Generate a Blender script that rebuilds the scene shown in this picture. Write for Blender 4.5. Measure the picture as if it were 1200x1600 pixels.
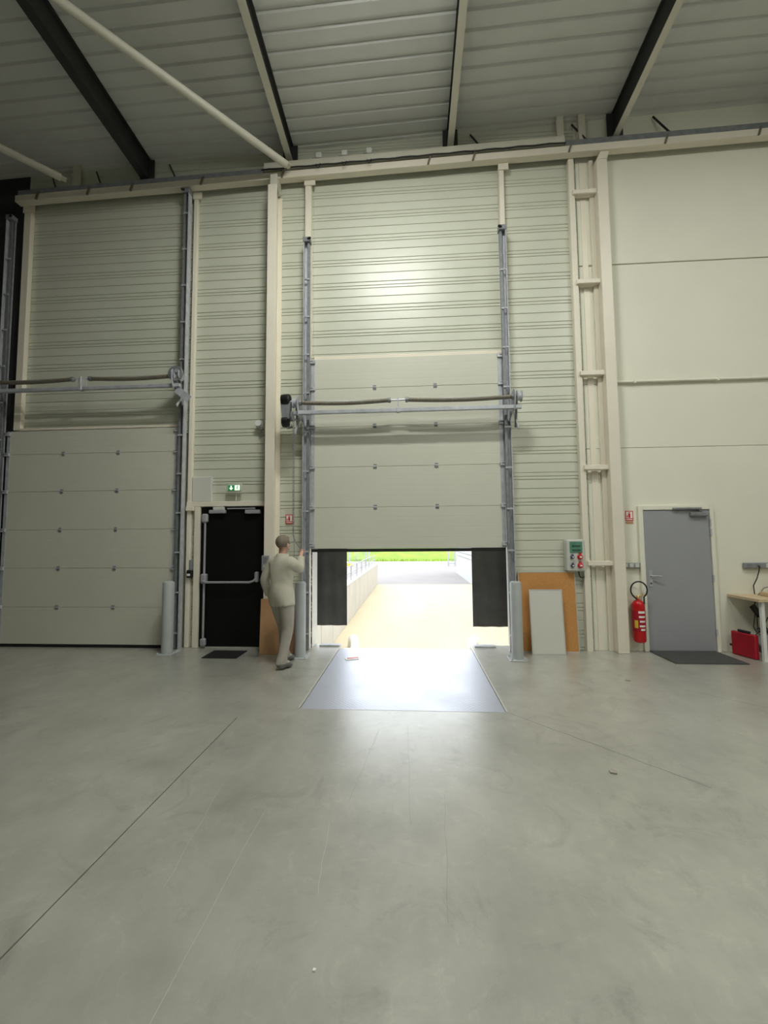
import bpy, bmesh, math, random
from mathutils import Vector, Matrix
random.seed(7)
for o in list(bpy.data.objects): bpy.data.objects.remove(o)
SC = bpy.context.scene
COL = SC.collection
R = math.radians

# ------------------------------------------------------------------ camera
F_PX, PITCH, YAW, ROLL = 649.14, 0.0667, -0.0657, -0.0081
CAM = Vector((0.0, -6.424, 1.6495))
def setup_camera():
    cy, sy, cp, sp, cr, sr = (math.cos(YAW), math.sin(YAW), math.cos(PITCH), math.sin(PITCH), math.cos(ROLL), math.sin(ROLL))
    f = Vector((sy*cp, cy*cp, sp)); r = Vector((cy, -sy, 0)); u = r.cross(f)
    r2 = r*cr + u*sr; u2 = -r*sr + u*cr
    cd = bpy.data.cameras.new('camera'); co = bpy.data.objects.new('camera', cd); COL.objects.link(co)
    cd.sensor_fit = 'VERTICAL'; cd.sensor_height = 24.0; cd.lens = F_PX/1600*24.0
    cd.clip_start = 0.05; cd.clip_end = 500
    m = Matrix.Identity(4)
    for i in range(3):
        m[i][0], m[i][1], m[i][2], m[i][3] = r2[i], u2[i], -f[i], CAM[i]
    co.matrix_world = m
    SC.camera = co
setup_camera()

# ------------------------------------------------------------------ world (overcast sky) and exposure
SKY_STRENGTH = 3.5
LAMP_MAIN = 176.0
LAMP_SIDE = 112.0
w = bpy.data.worlds.new('overcast_sky'); SC.world = w; w.use_nodes = True
bg = w.node_tree.nodes['Background']; bg.inputs[0].default_value = (0.92, 0.965, 1.0, 1); bg.inputs[1].default_value = SKY_STRENGTH
vs = SC.view_settings
vs.view_transform = 'Standard'; vs.look = 'None'; vs.gamma = 1.0; vs.use_curve_mapping = False; vs.exposure = 0.0

# ------------------------------------------------------------------ materials
def srgb(r, g, b):
    def c(v):
        v /= 255.0
        return v/12.92 if v <= 0.04045 else ((v+0.055)/1.055)**2.4
    return (c(r), c(g), c(b), 1.0)
class NT:
    def __init__(s, m):
        m.use_nodes = True; s.t = m.node_tree; s.b = s.t.nodes['Principled BSDF']
    def n(s, typ, **kw):
        nd = s.t.nodes.new(typ)
        for k, v in kw.items():
            if k in nd.inputs.keys(): nd.inputs[k].default_value = v
            else: setattr(nd, k, v)
        return nd
    def l(s, a, b): s.t.links.new(a, b)
def mat(name, col, rough=0.5, metal=0.0, var=0.06, scale=3.0, bump=0.0, bscale=60.0, spec=0.5, stretch=None, rvar=0.0, detail=4.0):
    """paint, metal, plastic: a base colour with slight mottling, roughness variation and fine relief"""
    m = bpy.data.materials.new(name); t = NT(m); b = t.b
    b.inputs['Roughness'].default_value = rough; b.inputs['Metallic'].default_value = metal
    b.inputs['Specular IOR Level'].default_value = spec
    geo = t.n('ShaderNodeNewGeometry'); mp = t.n('ShaderNodeMapping')
    if stretch: mp.inputs['Scale'].default_value = stretch
    t.l(geo.outputs['Position'], mp.inputs['Vector'])
    nz = t.n('ShaderNodeTexNoise', Scale=scale, Detail=detail, Roughness=0.6); t.l(mp.outputs[0], nz.inputs['Vector'])
    cr = t.n('ShaderNodeValToRGB')
    c = Vector(col[:3])
    lo, hi = c*(1-var), c*(1+var)
    cr.color_ramp.elements[0].position = 0.3; cr.color_ramp.elements[1].position = 0.7
    cr.color_ramp.elements[0].color = (*lo, 1); cr.color_ramp.elements[1].color = (*[min(1, v) for v in hi], 1)
    t.l(nz.outputs['Fac'], cr.inputs['Fac']); t.l(cr.outputs['Color'], b.inputs['Base Color'])
    if rvar:
        mr = t.n('ShaderNodeMapRange'); mr.inputs['To Min'].default_value = max(0, rough-rvar); mr.inputs['To Max'].default_value = min(1, rough+rvar)
        t.l(nz.outputs['Fac'], mr.inputs['Value']); t.l(mr.outputs[0], b.inputs['Roughness'])
    if bump:
        n2 = t.n('ShaderNodeTexNoise', Scale=bscale, Detail=3.0); t.l(geo.outputs['Position'], n2.inputs['Vector'])
        bp = t.n('ShaderNodeBump', Strength=bump, Distance=0.01); t.l(n2.outputs['Fac'], bp.inputs['Height']); t.l(bp.outputs[0], b.inputs['Normal'])
    return m
def emat(name, col, strength):
    m = bpy.data.materials.new(name); t = NT(m)
    t.b.inputs['Base Color'].default_value = col; t.b.inputs['Emission Color'].default_value = col; t.b.inputs['Emission Strength'].default_value = strength
    return m
M = {}
M['clad'] = mat('cladding_paint', srgb(206, 207, 190), 0.34, 0, 0.03, 0.8, 0.02, 3.0)
M['door_panel'] = mat('door_panel_paint', srgb(207, 206, 190), 0.5, 0, 0.03, 0.9, 0.05, 140.0)
M['cream'] = mat('cream_steel_paint', srgb(231, 223, 205), 0.45, 0, 0.03, 1.5, 0.02, 40)
M['wall_white'] = mat('white_wall_paint', srgb(231, 229, 212), 0.7, 0, 0.025, 1.2, 0.06, 90)
M['wall_plain'] = mat('hall_wall_paint', srgb(150, 150, 140), 0.75, 0, 0.05, 0.7, 0.04, 60)
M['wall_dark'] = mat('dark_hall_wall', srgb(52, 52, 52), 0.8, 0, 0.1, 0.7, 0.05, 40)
M['deck'] = mat('roof_deck_paint', srgb(208, 208, 202), 0.55, 0, 0.05, 1.2, 0.02, 20)
M['beam_dark'] = mat('dark_steel_and_shade', srgb(46, 45, 44), 0.6, 0, 0.15, 3, 0.04, 60)  # dark tone puts shade into the roof beam steel; tie rods share it
M['beam_pale'] = mat('pale_steel_paint', srgb(208, 204, 188), 0.5, 0, 0.04, 2, 0.02, 40)
M['galv'] = mat('galvanised_steel', srgb(188, 190, 195), 0.4, 0.2, 0.16, 9, 0.05, 50, rvar=0.1)
M['galv_dark'] = mat('dull_galvanised_steel', srgb(134, 136, 138), 0.5, 0.25, 0.2, 12, 0.05, 50, rvar=0.1)
M['spring'] = mat('oiled_spring_steel', srgb(122, 116, 102), 0.42, 0.3, 0.15, 14, 0.05, 80)
M['black'] = mat('black_paint', srgb(9, 9, 10), 0.55, 0, 0.2, 3, 0.03, 80, spec=0.25)
M['rubber'] = mat('black_rubber', srgb(20, 20, 21), 0.8, 0, 0.25, 6, 0.1, 60)
M['curtain'] = mat('black_shelter_curtain', srgb(84, 83, 81), 0.6, 0, 0.2, 4, 0.08, 50)
M['grey_door'] = mat('grey_door_paint', srgb(156, 157, 160), 0.55, 0, 0.03, 1.5, 0.04, 120)
M['bollard'] = mat('grey_bollard_paint', srgb(176, 180, 178), 0.45, 0, 0.06, 5, 0.04, 50)
M['silver'] = mat('silver_lacquer', srgb(176, 176, 180), 0.4, 0.3, 0.05, 5)
M['plastic_white'] = mat('white_plastic', srgb(226, 226, 220), 0.45, 0, 0.02, 4)
M['plastic_grey'] = mat('grey_plastic', srgb(140, 142, 144), 0.5, 0, 0.04, 6)
M['plastic_lgrey'] = mat('light_grey_plastic', srgb(204, 205, 196), 0.5, 0, 0.04, 6)
M['plastic_black'] = mat('black_plastic', srgb(22, 22, 24), 0.4, 0, 0.1, 6)
M['red'] = mat('red_enamel', srgb(190, 20, 26), 0.3, 0, 0.08, 5)
M['red_sign'] = mat('red_sign_print', srgb(200, 34, 40), 0.45, 0, 0.03, 5)
M['crimson'] = mat('crimson_cloth', srgb(168, 10, 36), 0.6, 0, 0.1, 6, 0.1, 40)
M['magenta'] = mat('red_violet_plastic', srgb(170, 36, 80), 0.4, 0, 0.05, 6)
M['blue'] = mat('blue_plastic', srgb(64, 66, 104), 0.45, 0, 0.05, 6)
M['green_win'] = mat('green_tinted_plastic', srgb(92, 140, 118), 0.2, 0, 0.1, 20)
M['green_dark'] = mat('dark_green_breakers', srgb(50, 86, 70), 0.4, 0, 0.1, 20)
M['sign_white'] = mat('white_print', srgb(240, 236, 228), 0.5, 0, 0.02, 5)
M['yellow'] = mat('yellow_print', srgb(214, 190, 60), 0.5, 0, 0.05, 5)
M['exit_green'] = emat('exit_sign_green', srgb(40, 120, 66), 0.6)
M['exit_white'] = emat('exit_sign_white', srgb(236, 255, 232), 1.0)
M['brass'] = mat('brass_valve', srgb(206, 176, 120), 0.35, 0.6, 0.1, 10)
M['cork'] = mat('brown_fibreboard', srgb(196, 140, 78), 0.8, 0, 0.1, 40, 0.15, 160)
M['cardboard'] = mat('brown_cardboard', srgb(190, 148, 108), 0.85, 0, 0.06, 8, 0.1, 60)
M['board_white'] = mat('white_laminate', srgb(214, 212, 202), 0.4, 0, 0.02, 3)
M['alu'] = mat('aluminium_edge', srgb(208, 206, 200), 0.4, 0.4, 0.05, 6)
M['wood'] = mat('pale_wood', srgb(206, 184, 150), 0.5, 0, 0.12, 3, 0.04, 30, stretch=(1, 14, 14))
M['mat_black'] = mat('black_coir_mat', srgb(18, 18, 18), 0.95, 0, 0.4, 60, 0.5, 200)
M['mat_grey'] = mat('charcoal_coir_mat', srgb(74, 74, 72), 0.95, 0, 0.35, 70, 0.5, 220)
M['cable'] = mat('black_cable', srgb(26, 26, 26), 0.6, 0, 0.1, 6)
M['cable_grey'] = mat('grey_cable', srgb(120, 116, 108), 0.6, 0, 0.1, 6)
M['bag'] = mat('grey_bag_cloth', srgb(140, 142, 142), 0.8, 0, 0.15, 14, 0.2, 50)
M['yard'] = mat('cream_yard_concrete', srgb(206, 191, 160), 0.85, 0, 0.09, 0.5, 0.1, 8, stretch=(1, .35, 1))
M['asphalt'] = mat('pale_asphalt', srgb(146, 141, 140), 0.9, 0, 0.06, 0.5, 0.1, 20)
M['kerb'] = mat('pale_kerb_concrete', srgb(224, 218, 204), 0.85, 0, 0.05, 2)
M['retaining'] = mat('white_concrete_wall', srgb(204, 200, 192), 0.85, 0, 0.05, 1.4, 0.08, 20)
M['grass'] = mat('meadow_grass', srgb(122, 150, 40), 0.9, 0, 0.3, 0.7, 0.4, 6)
M['rail'] = mat('grey_rail_paint', srgb(170, 172, 176), 0.5, 0.2, 0.05, 4)
M['white_clad'] = mat('white_outer_cladding', srgb(188, 191, 194), 0.45, 0, 0.02, 1)
M['guide'] = mat('white_wheel_guide_paint', srgb(225, 226, 222), 0.45, 0, 0.03, 4)
M['skin'] = mat('skin', srgb(206, 160, 138), 0.55, 0, 0.05, 10)
M['jacket'] = mat('beige_top_cloth', srgb(190, 186, 168), 0.85, 0, 0.06, 8, 0.15, 60)
M['sleeve'] = mat('grey_sleeve_cloth', srgb(116, 116, 112), 0.85, 0, 0.08, 8, 0.15, 60)
M['trousers'] = mat('grey_trouser_cloth', srgb(164, 158, 146), 0.85, 0, 0.07, 8, 0.15, 60)
M['hair'] = mat('grey_brown_hair', srgb(124, 114, 98), 0.7, 0, 0.2, 40, 0.3, 90)
M['shoe'] = mat('grey_shoe_leather', srgb(100, 98, 94), 0.6, 0, 0.1, 10)
M['lamp'] = emat('lamp_diffuser', (0.98, 1.0, 0.945, 1), LAMP_MAIN)
M['lamp_side'] = emat('lamp_diffuser_side', (0.98, 1.0, 0.945, 1), LAMP_SIDE)

def concrete_floor():
    m = bpy.data.materials.new('polished_concrete_floor'); t = NT(m); b = t.b
    geo = t.n('ShaderNodeNewGeometry'); pos = geo.outputs['Position']
    def noise(sc, det=5, st=None, rough=0.6):
        nz = t.n('ShaderNodeTexNoise', Scale=sc, Detail=det, Roughness=rough)
        if st:
            mp = t.n('ShaderNodeMapping'); mp.inputs['Scale'].default_value = st; t.l(pos, mp.inputs['Vector']); t.l(mp.outputs[0], nz.inputs['Vector'])
        else: t.l(pos, nz.inputs['Vector'])
        return nz.outputs['Fac']
    def ramp(f, stops):
        r = t.n('ShaderNodeValToRGB'); e = r.color_ramp.elements
        e[0].position, e[0].color = stops[0]; e[1].position, e[1].color = stops[-1]
        for p, c in stops[1:-1]:
            x = e.new(p); x.color = c
        t.l(f, r.inputs['Fac']); return r.outputs['Color']
    def mix(a, b_, f, mode='MULTIPLY'):
        x = t.n('ShaderNodeMix', data_type='RGBA', blend_type=mode)
        if isinstance(f, float): x.inputs[0].default_value = f
        else: t.l(f, x.inputs[0])
        t.l(a, x.inputs[6]); t.l(b_, x.inputs[7]); return x.outputs[2]
    base = ramp(noise(0.55, 8), [(0.3, srgb(157, 157, 146)), (0.5, srgb(169, 168, 157)), (0.72, srgb(182, 180, 169))])
    mott = ramp(noise(3.2, 9, None, .7), [(0.35, (0.78, 0.78, 0.78, 1)), (0.6, (1, 1, 1, 1))])
    c1 = mix(base, mott, 0.7)
    smud = ramp(noise(1.7, 4, (1, 1, 1), .6), [(0.50, (1, 1, 1, 1)), (0.64, (0.90, 0.90, 0.89, 1)), (0.80, (0.76, 0.76, 0.74, 1))])
    c2 = mix(c1, smud, 0.9)
    wheel = ramp(noise(2.6, 4, (3.0, .16, 1), .6), [(0.45, (1, 1, 1, 1)), (0.80, (0.90, 0.90, 0.89, 1))])
    c3 = mix(c2, wheel, 0.8)
    sc = t.n('ShaderNodeTexNoise', Scale=2.3, Detail=9.0, Roughness=0.72, Distortion=1.6); t.l(pos, sc.inputs['Vector'])
    c4 = mix(c3, ramp(sc.outputs['Fac'], [(0.54, (1, 1, 1, 1)), (0.76, (0.58, 0.58, 0.57, 1))]), 0.9)
    sf = t.n('ShaderNodeTexNoise', Scale=4.1, Detail=8.0, Roughness=0.7, Distortion=2.5); t.l(pos, sf.inputs['Vector'])
    c5 = mix(c4, ramp(sf.outputs['Fac'], [(0.54, (1, 1, 1, 1)), (0.78, (1.35, 1.35, 1.34, 1))]), 0.7)
    t.l(c5, b.inputs['Base Color'])
    rr = t.n('ShaderNodeMapRange'); rr.inputs['To Min'].default_value = 0.26; rr.inputs['To Max'].default_value = 0.44
    t.l(noise(1.4, 7), rr.inputs['Value']); t.l(rr.outputs[0], b.inputs['Roughness'])
    b.inputs['Specular IOR Level'].default_value = 0.9; b.inputs['Coat Weight'].default_value = 0.8; b.inputs['Coat Roughness'].default_value = 0.36; b.inputs['Coat IOR'].default_value = 1.7
    bp = t.n('ShaderNodeBump', Strength=0.06, Distance=0.01); t.l(noise(26, 6), bp.inputs['Height']); t.l(bp.outputs[0], b.inputs['Normal'])
    return m
M['floor'] = concrete_floor()
def tread_plate():
    m = bpy.data.materials.new('tread_plate_steel'); t = NT(m); b = t.b
    b.inputs['Base Color'].default_value = srgb(196, 199, 210); b.inputs['Metallic'].default_value = 0.6; b.inputs['Roughness'].default_value = 0.42
    geo = t.n('ShaderNodeNewGeometry'); mp = t.n('ShaderNodeMapping'); mp.inputs['Rotation'].default_value = (0, 0, R(45)); mp.inputs['Scale'].default_value = (28, 28, 28)
    t.l(geo.outputs['Position'], mp.inputs['Vector'])
    ck = t.n('ShaderNodeTexVoronoi', Scale=1.0); ck.inputs['Randomness'].default_value = 0.0; t.l(mp.outputs[0], ck.inputs['Vector'])
    bp = t.n('ShaderNodeBump', Strength=0.5, Distance=0.004); t.l(ck.outputs['Distance'], bp.inputs['Height']); t.l(bp.outputs[0], b.inputs['Normal'])
    nz = t.n('ShaderNodeTexNoise', Scale=2.2, Detail=6); t.l(geo.outputs['Position'], nz.inputs['Vector'])
    mr = t.n('ShaderNodeMapRange'); mr.inputs['To Min'].default_value = 0.32; mr.inputs['To Max'].default_value = 0.55
    t.l(nz.outputs['Fac'], mr.inputs['Value']); t.l(mr.outputs[0], b.inputs['Roughness'])
    return m
M['tread'] = tread_plate()

# ------------------------------------------------------------------ mesh helpers
ORG = {}
class MB:
    def __init__(s): s.bm = bmesh.new()
    def box(s, x0, x1, y0, y1, z0, z1, bev=0.0):
        r = bmesh.ops.create_cube(s.bm, size=1.0)
        vs_ = r['verts']; c = Vector(((x0+x1)/2, (y0+y1)/2, (z0+z1)/2)); d = Vector((abs(x1-x0), abs(y1-y0), abs(z1-z0)))
        for v in vs_: v.co = Vector((v.co.x*d.x, v.co.y*d.y, v.co.z*d.z)) + c
        if bev:
            es = list({e for v in vs_ for e in v.link_edges})
            bmesh.ops.bevel(s.bm, geom=es, offset=bev, segments=1, affect='EDGES', profile=0.5)
        return s
    def obox(s, c, ax, ay, az, bev=0.0):
        """box centred at c with half-axis vectors"""
        r = bmesh.ops.create_cube(s.bm, size=2.0)
        c = Vector(c); ax, ay, az = Vector(ax), Vector(ay), Vector(az)
        for v in r['verts']: v.co = c + ax*v.co.x + ay*v.co.y + az*v.co.z
        if bev:
            es = list({e for v in r['verts'] for e in v.link_edges})
            bmesh.ops.bevel(s.bm, geom=es, offset=bev, segments=1, affect='EDGES', profile=0.5)
        return s
    def tube(s, pts, r, n=10, caps=True):
        pts = [Vector(p) for p in pts]; rings = []
        rad = r if isinstance(r, (list, tuple)) else [r]*len(pts)
        up = None
        for i, p in enumerate(pts):
            d = (pts[min(i+1, len(pts)-1)] - pts[max(i-1, 0)]).normalized()
            if up is None:
                up = Vector((0, 0, 1)) if abs(d.z) < 0.9 else Vector((0, 1, 0))
            a = d.cross(up).normalized(); b_ = a.cross(d).normalized(); up = b_
            rings.append([s.bm.verts.new(p + (a*math.cos(2*math.pi*k/n) + b_*math.sin(2*math.pi*k/n))*rad[i]) for k in range(n)])
        for i in range(len(rings)-1):
            for k in range(n): s.bm.faces.new((rings[i][k], rings[i][(k+1) % n], rings[i+1][(k+1) % n], rings[i+1][k]))
        if caps:
            s.bm.faces.new(list(reversed(rings[0]))); s.bm.faces.new(rings[-1])
        return s
    def lathe(s, prof, c, axis='Z', n=20):
        """prof: list of (radius, height)"""
        c = Vector(c); rings = []
        def P(r, h, k):
            a = 2*math.pi*k/n; x, y = r*math.cos(a), r*math.sin(a)
            return c + (Vector((x, y, h)) if axis == 'Z' else Vector((x, h, y)) if axis == 'Y' else Vector((h, x, y)))
        for r, h in prof: rings.append([s.bm.verts.new(P(r, h, k)) for k in range(n)])
        for i in range(len(rings)-1):
            for k in range(n): s.bm.faces.new((rings[i][k], rings[i][(k+1) % n], rings[i+1][(k+1) % n], rings[i+1][k]))
        s.bm.faces.new(list(reversed(rings[0]))); s.bm.faces.new(rings[-1])
        return s
    def extr(s, prof, a, b, axis='X', close=True):
        """profile of 2D points extruded from a to b along an axis; (u,v) = (y,z) for X, (x,z) for Y, (x,y) for Z"""
        def P(u, v, t): return Vector((t, u, v)) if axis == 'X' else Vector((u, t, v)) if axis == 'Y' else Vector((u, v, t))
        A = [s.bm.verts.new(P(u, v, a)) for u, v in prof]; B = [s.bm.verts.new(P(u, v, b)) for u, v in prof]
        n = len(prof)
        for i in range(n if close else n-1):
            j = (i+1) % n; s.bm.faces.new((A[i], A[j], B[j], B[i]))
        if close:
            s.bm.faces.new(list(reversed(A))); s.bm.faces.new(B)
        return s
    def ellip(s, c, rx, ry, rz, u=16, v=10):
        r = bmesh.ops.create_uvsphere(s.bm, u_segments=u, v_segments=v, radius=1.0)
        for q in r['verts']: q.co = Vector((q.co.x*rx, q.co.y*ry, q.co.z*rz)) + Vector(c)
        return s
    def mesh(s, name, m, off):
        bmesh.ops.recalc_face_normals(s.bm, faces=s.bm.faces)
        if off.length: bmesh.ops.translate(s.bm, verts=s.bm.verts, vec=-off)
        me = bpy.data.meshes.new(name); s.bm.to_mesh(me); s.bm.free()
        me.materials.append(M[m] if isinstance(m, str) else m)
        me.shade_smooth(); me.set_sharp_from_angle(angle=R(3 if name in ('door_section', 'cladding_panel') else 35))
        return me
    def build(s, name, m, parent=None, label=None):
        if parent is not None: off = ORG[parent.as_pointer()]; loc = Vector((0, 0, 0))
        else:
            co = [v.co for v in s.bm.verts]
            off = Vector(((min(c.x for c in co)+max(c.x for c in co))/2, (min(c.y for c in co)+max(c.y for c in co))/2, min(c.z for c in co))); loc = off
        o = bpy.data.objects.new(name, s.mesh(name, m, off)); COL.objects.link(o)
        o.location = loc; o.parent = parent; ORG[o.as_pointer()] = off.copy()
        if label: o['label'] = label
        return o
def tag(o, label, cat=None, group=None, kind=None):
    o['label'] = label
    if cat: o['category'] = cat
    if group: o['group'] = group
    if kind: o['kind'] = kind
    return o
def thing(name, loc, label, cat, group=None):
    o = bpy.data.objects.new(name, None); COL.objects.link(o); o.location = loc; o.empty_display_size = 0.1
    ORG[o.as_pointer()] = Vector(loc); return tag(o, label, cat, group)
def struct(o, label): o['kind'] = 'structure'; o['label'] = label; return o
def sempty(name, loc, label):
    o = bpy.data.objects.new(name, None); COL.objects.link(o); o.location = loc; o.empty_display_size = 0.1
    ORG[o.as_pointer()] = Vector(loc); return struct(o, label)
def share(src, name, parent, loc):
    o = bpy.data.objects.new(name, src.data); COL.objects.link(o); o.parent = parent; o.location = loc
    ORG[o.as_pointer()] = ORG[parent.as_pointer()] + Vector(loc) if parent else Vector(loc); return o
def B(*a, **k): return MB().box(*a, **k)

# ------------------------------------------------------------------ setting: floor
XL, XR, YB = -7.15, 9.5, -14.0           # hall limits
OX0, OX1, OZ = -1.56, 1.51, 3.02         # dock opening
PX0, PX1, PY0, PY1 = -1.127, 0.885, -2.271, 0.10   # dock leveller pit
fl = MB().box(XL, XR, YB, -2.30, -0.30, -0.03).box(XL, PX0-.02, -2.30, 0.25, -0.30, -0.03).box(PX1+.02, XR, -2.30, 0.25, -0.30, -0.03).build('floor', 'rubber')
struct(fl, 'grey polished concrete floor of the hall')
JX = -1.652
MB().box(XL, JX-.004, YB, 0.0, -0.03, 0.0).box(JX-.004, JX+.004, -2.52, 0.0, -.03, 0.0).build('floor_slab', 'floor', fl)
s2 = MB()
s2.box(JX+.004, XR, YB, PY0-.02, -0.03, 0.0).box(JX+.004, PX0-.015, PY0-.02, 0.0, -0.03, 0.0).box(PX1+.015, XR, PY0-.02, 0.0, -0.03, 0.0)
s2.box(OX0, PX0-.015, 0.0, 0.25, -0.03, 0.0).box(PX1+.015, OX1, 0.0, 0.25, -0.03, 0.0)
s2.build('floor_slab', 'floor', fl)
def crack(pts, wd):
    b = MB()
    for p, q in zip(pts[:-1], pts[1:]):
        p, q = Vector((*p, 0)), Vector((*q, 0)); d = (q-p); n = Vector((-d.y, d.x, 0)).normalized()*wd/2
        vs_ = [b.bm.verts.new(v + Vector((0, 0, 0.0012))) for v in (p-n, p+n, q+n, q-n)]; b.bm.faces.new(vs_)
    return b
def jitter(a, b, n, amp):
    return [(a[0]+(b[0]-a[0])*i/n+random.uniform(-amp, amp), a[1]+(b[1]-a[1])*i/n+random.uniform(-amp, amp)) for i in range(n+1)]
crack(jitter((0.91, -2.30), (1.95, -3.43), 16, .008), .005).build('crack', 'sleeve', fl)
crack(jitter((2.95, -1.6), (4.6, -3.3), 14, .01), .004).build('crack', 'sleeve', fl)
for a, b_ in (((0.19, -3.6), (0.14, -4.5)), ((-0.05, -2.6), (-0.03, -3.9)), ((-0.30, -2.7), (-0.42, -3.7))):
    crack(jitter(a, b_, 8, .006), .0016).build('scratch', 'plastic_grey', fl)
for a, b_ in (((-0.92, -3.85), (-0.91, -5.0)), ((-1.3, -3.6), (-1.2, -4.4)), ((-.5, -3.9), (-.46, -4.4))):
    crack(jitter(a, b_, 8, .006), .0018).build('scratch', 'plastic_lgrey', fl)

# ------------------------------------------------------------------ setting: back wall
WT = 0.30
wall = MB()
wall.box(XL, OX0, 0.04, WT, -0.3, 9.4).box(OX1, XR, 0.04, WT, -0.3, 9.4).box(OX0, OX1, 0.04, WT, OZ, 9.4)
wb = struct(wall.build('wall_back', 'clad'), 'hall wall of pale ribbed cladding and white panels around the dock door')
PER, PH0 = 0.3945, 0.2865
def clad_profile(z0, z1):
    """sandwich panel skin with recessed grooves, (y, z)"""
    g = []
    k0 = int((z0-PH0)/PER)-2
    for k in range(k0, k0+8):
        top = PH0+PER*k
        g += [top, top-.060, top-.108, top-.247]
    g = sorted(z for z in g if z0+.012 < z < z1-.012)
    D, Wg = 0.011, 0.011
    p = [(0.04, z0), (D, z0), (0.0, z0+.007)]
    for z in g:
        d = D if True else D
        p += [(0.0, z-Wg), (d, z-Wg*.45), (d, z+Wg*.45), (0.0, z+Wg)]
    p += [(0.0, z1-.007), (D, z1), (0.04, z1)]
    return p
rows = [(0.0, PH0)] + [(PH0+PER*3*j, PH0+PER*3*(j+1)) for j in range(6)] + [(PH0+PER*18, 8.45)]
segs = [(-6.55, -3.52, 3.4), (-3.515, -2.16, 0), (-2.155, -1.55, 0), (-1.545, 1.495, 3.03), (1.50, 2.66, 0)]
for x0, x1, zmin in segs:
    for z0, z1 in rows:
        if z1 <= zmin: continue
        z0 = max(z0, zmin)
        MB().extr(clad_profile(z0, z1), x0, x1, 'X').build('cladding_panel', 'clad', wb)
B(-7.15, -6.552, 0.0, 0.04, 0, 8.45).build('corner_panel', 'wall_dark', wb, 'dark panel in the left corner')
# white wall panels on the right, joints recessed
for z0, z1 in ((0, 3.0), (3.006, 4.0), (4.006, 5.885), (5.905, 8.6)):
    MB().box(2.665, XR, 0.0, 0.04, z0, z1, .003).build('wall_panel', 'wall_white', wb)
# lining of the dock opening
B(OX0-.01, OX0+.012, 0.0, 0.34, 0, OZ).build('reveal_lining', 'plastic_white', wb)
B(OX1-.012, OX1+.01, 0.0, 0.34, 0, OZ).build('reveal_lining', 'plastic_white', wb)
B(OX0, OX1, 0.0, 0.34, OZ-.01, OZ+.01).build('reveal_lining', 'plastic_white', wb)
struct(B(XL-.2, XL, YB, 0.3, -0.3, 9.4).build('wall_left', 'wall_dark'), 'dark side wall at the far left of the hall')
struct(B(XR, XR+.2, YB, 0.3, -0.3, 9.4).build('wall_right', 'wall_plain'), 'side wall of the hall far to the right')
struct(B(XL, XR, YB-.2, YB, -0.3, 9.8).build('wall_front', 'wall_plain'), 'hall wall behind the viewpoint')

# ------------------------------------------------------------------ setting: roof deck (slopes up to the right and towards the viewer)
SX, SY = 0.031, 0.06
def deck_z(x, y, z0=8.22): return z0 + SX*x - SY*y
def roof_deck():
    b = MB(); prof = []
    y = 0.3; pit = 0.21
    while y > YB-.1:
        prof += [(y, 0.0), (y-.135, 0.0), (y-.155, 0.03), (y-.19, 0.03)]; y -= pit
    xs = [XL-.1, XR+.1]
    rows_ = [[b.bm.verts.new((x, yy, deck_z(x, yy)+h)) for yy, h in prof] for x in xs]
    for i in range(len(prof)-1): b.bm.faces.new((rows_[0][i], rows_[0][i+1], rows_[1][i+1], rows_[1][i]))
    # closing slab above, so the roof has thickness
    t = [b.bm.verts.new((x, yy, deck_z(x, yy)+.25)) for x, yy in ((xs[0], .3), (xs[1], .3), (xs[1], YB-.1), (xs[0], YB-.1))]
    b.bm.faces.new(t)
    return b
struct(roof_deck().build('ceiling', 'deck'), 'grey ribbed steel roof deck under the roof beams')

# roof beams running away from the wall
def roof_beam(x, label, depth=0.30, fw=0.10, fm='beam_pale'):
    z = deck_z(x, 0)-depth
    t = thing('roof_beam', (x, -.06, z), label, 'beam', 'steel roof beams')
    y0, y1 = -.06, YB+.05
    def sl(b):
        for v in b.bm.verts: v.co.z += -SY*v.co.y
        return b
    sl(MB().box(x-.005, x+.005, y1, y0, z+.012, z+depth-.012)).build('web', 'beam_dark', t)  # dark web colour stands in for the shade under the deck
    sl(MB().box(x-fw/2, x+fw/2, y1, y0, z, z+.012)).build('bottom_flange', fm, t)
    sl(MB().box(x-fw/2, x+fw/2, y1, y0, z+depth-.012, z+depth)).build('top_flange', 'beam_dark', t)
    sl(MB().box(x-.12, x+.12, y0-.02, y0, z-.01, z+depth)).build('end_plate', 'beam_dark', t)
    return t
roof_beam(-4.38, 'shade-darkened roof beam above the shut left door', .38, .13, 'beam_dark')  # bottom flange takes the shade colour too
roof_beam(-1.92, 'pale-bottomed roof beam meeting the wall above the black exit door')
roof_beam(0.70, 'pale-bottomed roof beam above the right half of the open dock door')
roof_beam(3.27, 'shade-darkened roof beam meeting the wall above the battened column', .40, .09)
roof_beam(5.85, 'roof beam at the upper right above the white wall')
# diagonal wind braces
def brace(p0, p1, label):
    t = thing('wind_brace', p0, label, 'brace', 'roof braces')
    MB().tube([p0, p1], .055, 14).build('brace_tube', 'beam_pale', t)
    d = (Vector(p1)-Vector(p0)).normalized()
    MB().obox(Vector(p0)+d*.02, d*.09, Vector((-d.y, d.x, 0)).normalized()*.05, Vector((0, 0, .006))).build('gusset_plate', 'beam_pale', t)
brace((-1.91, -.33, 7.60), (-5.55, -4.30, 7.72), 'pale tubular brace running diagonally under the roof to the cream column')
brace((-5.60, -.42, 7.55), (-7.12, -2.05, 7.62), 'short pale brace at the upper left corner under the roof')

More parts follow.
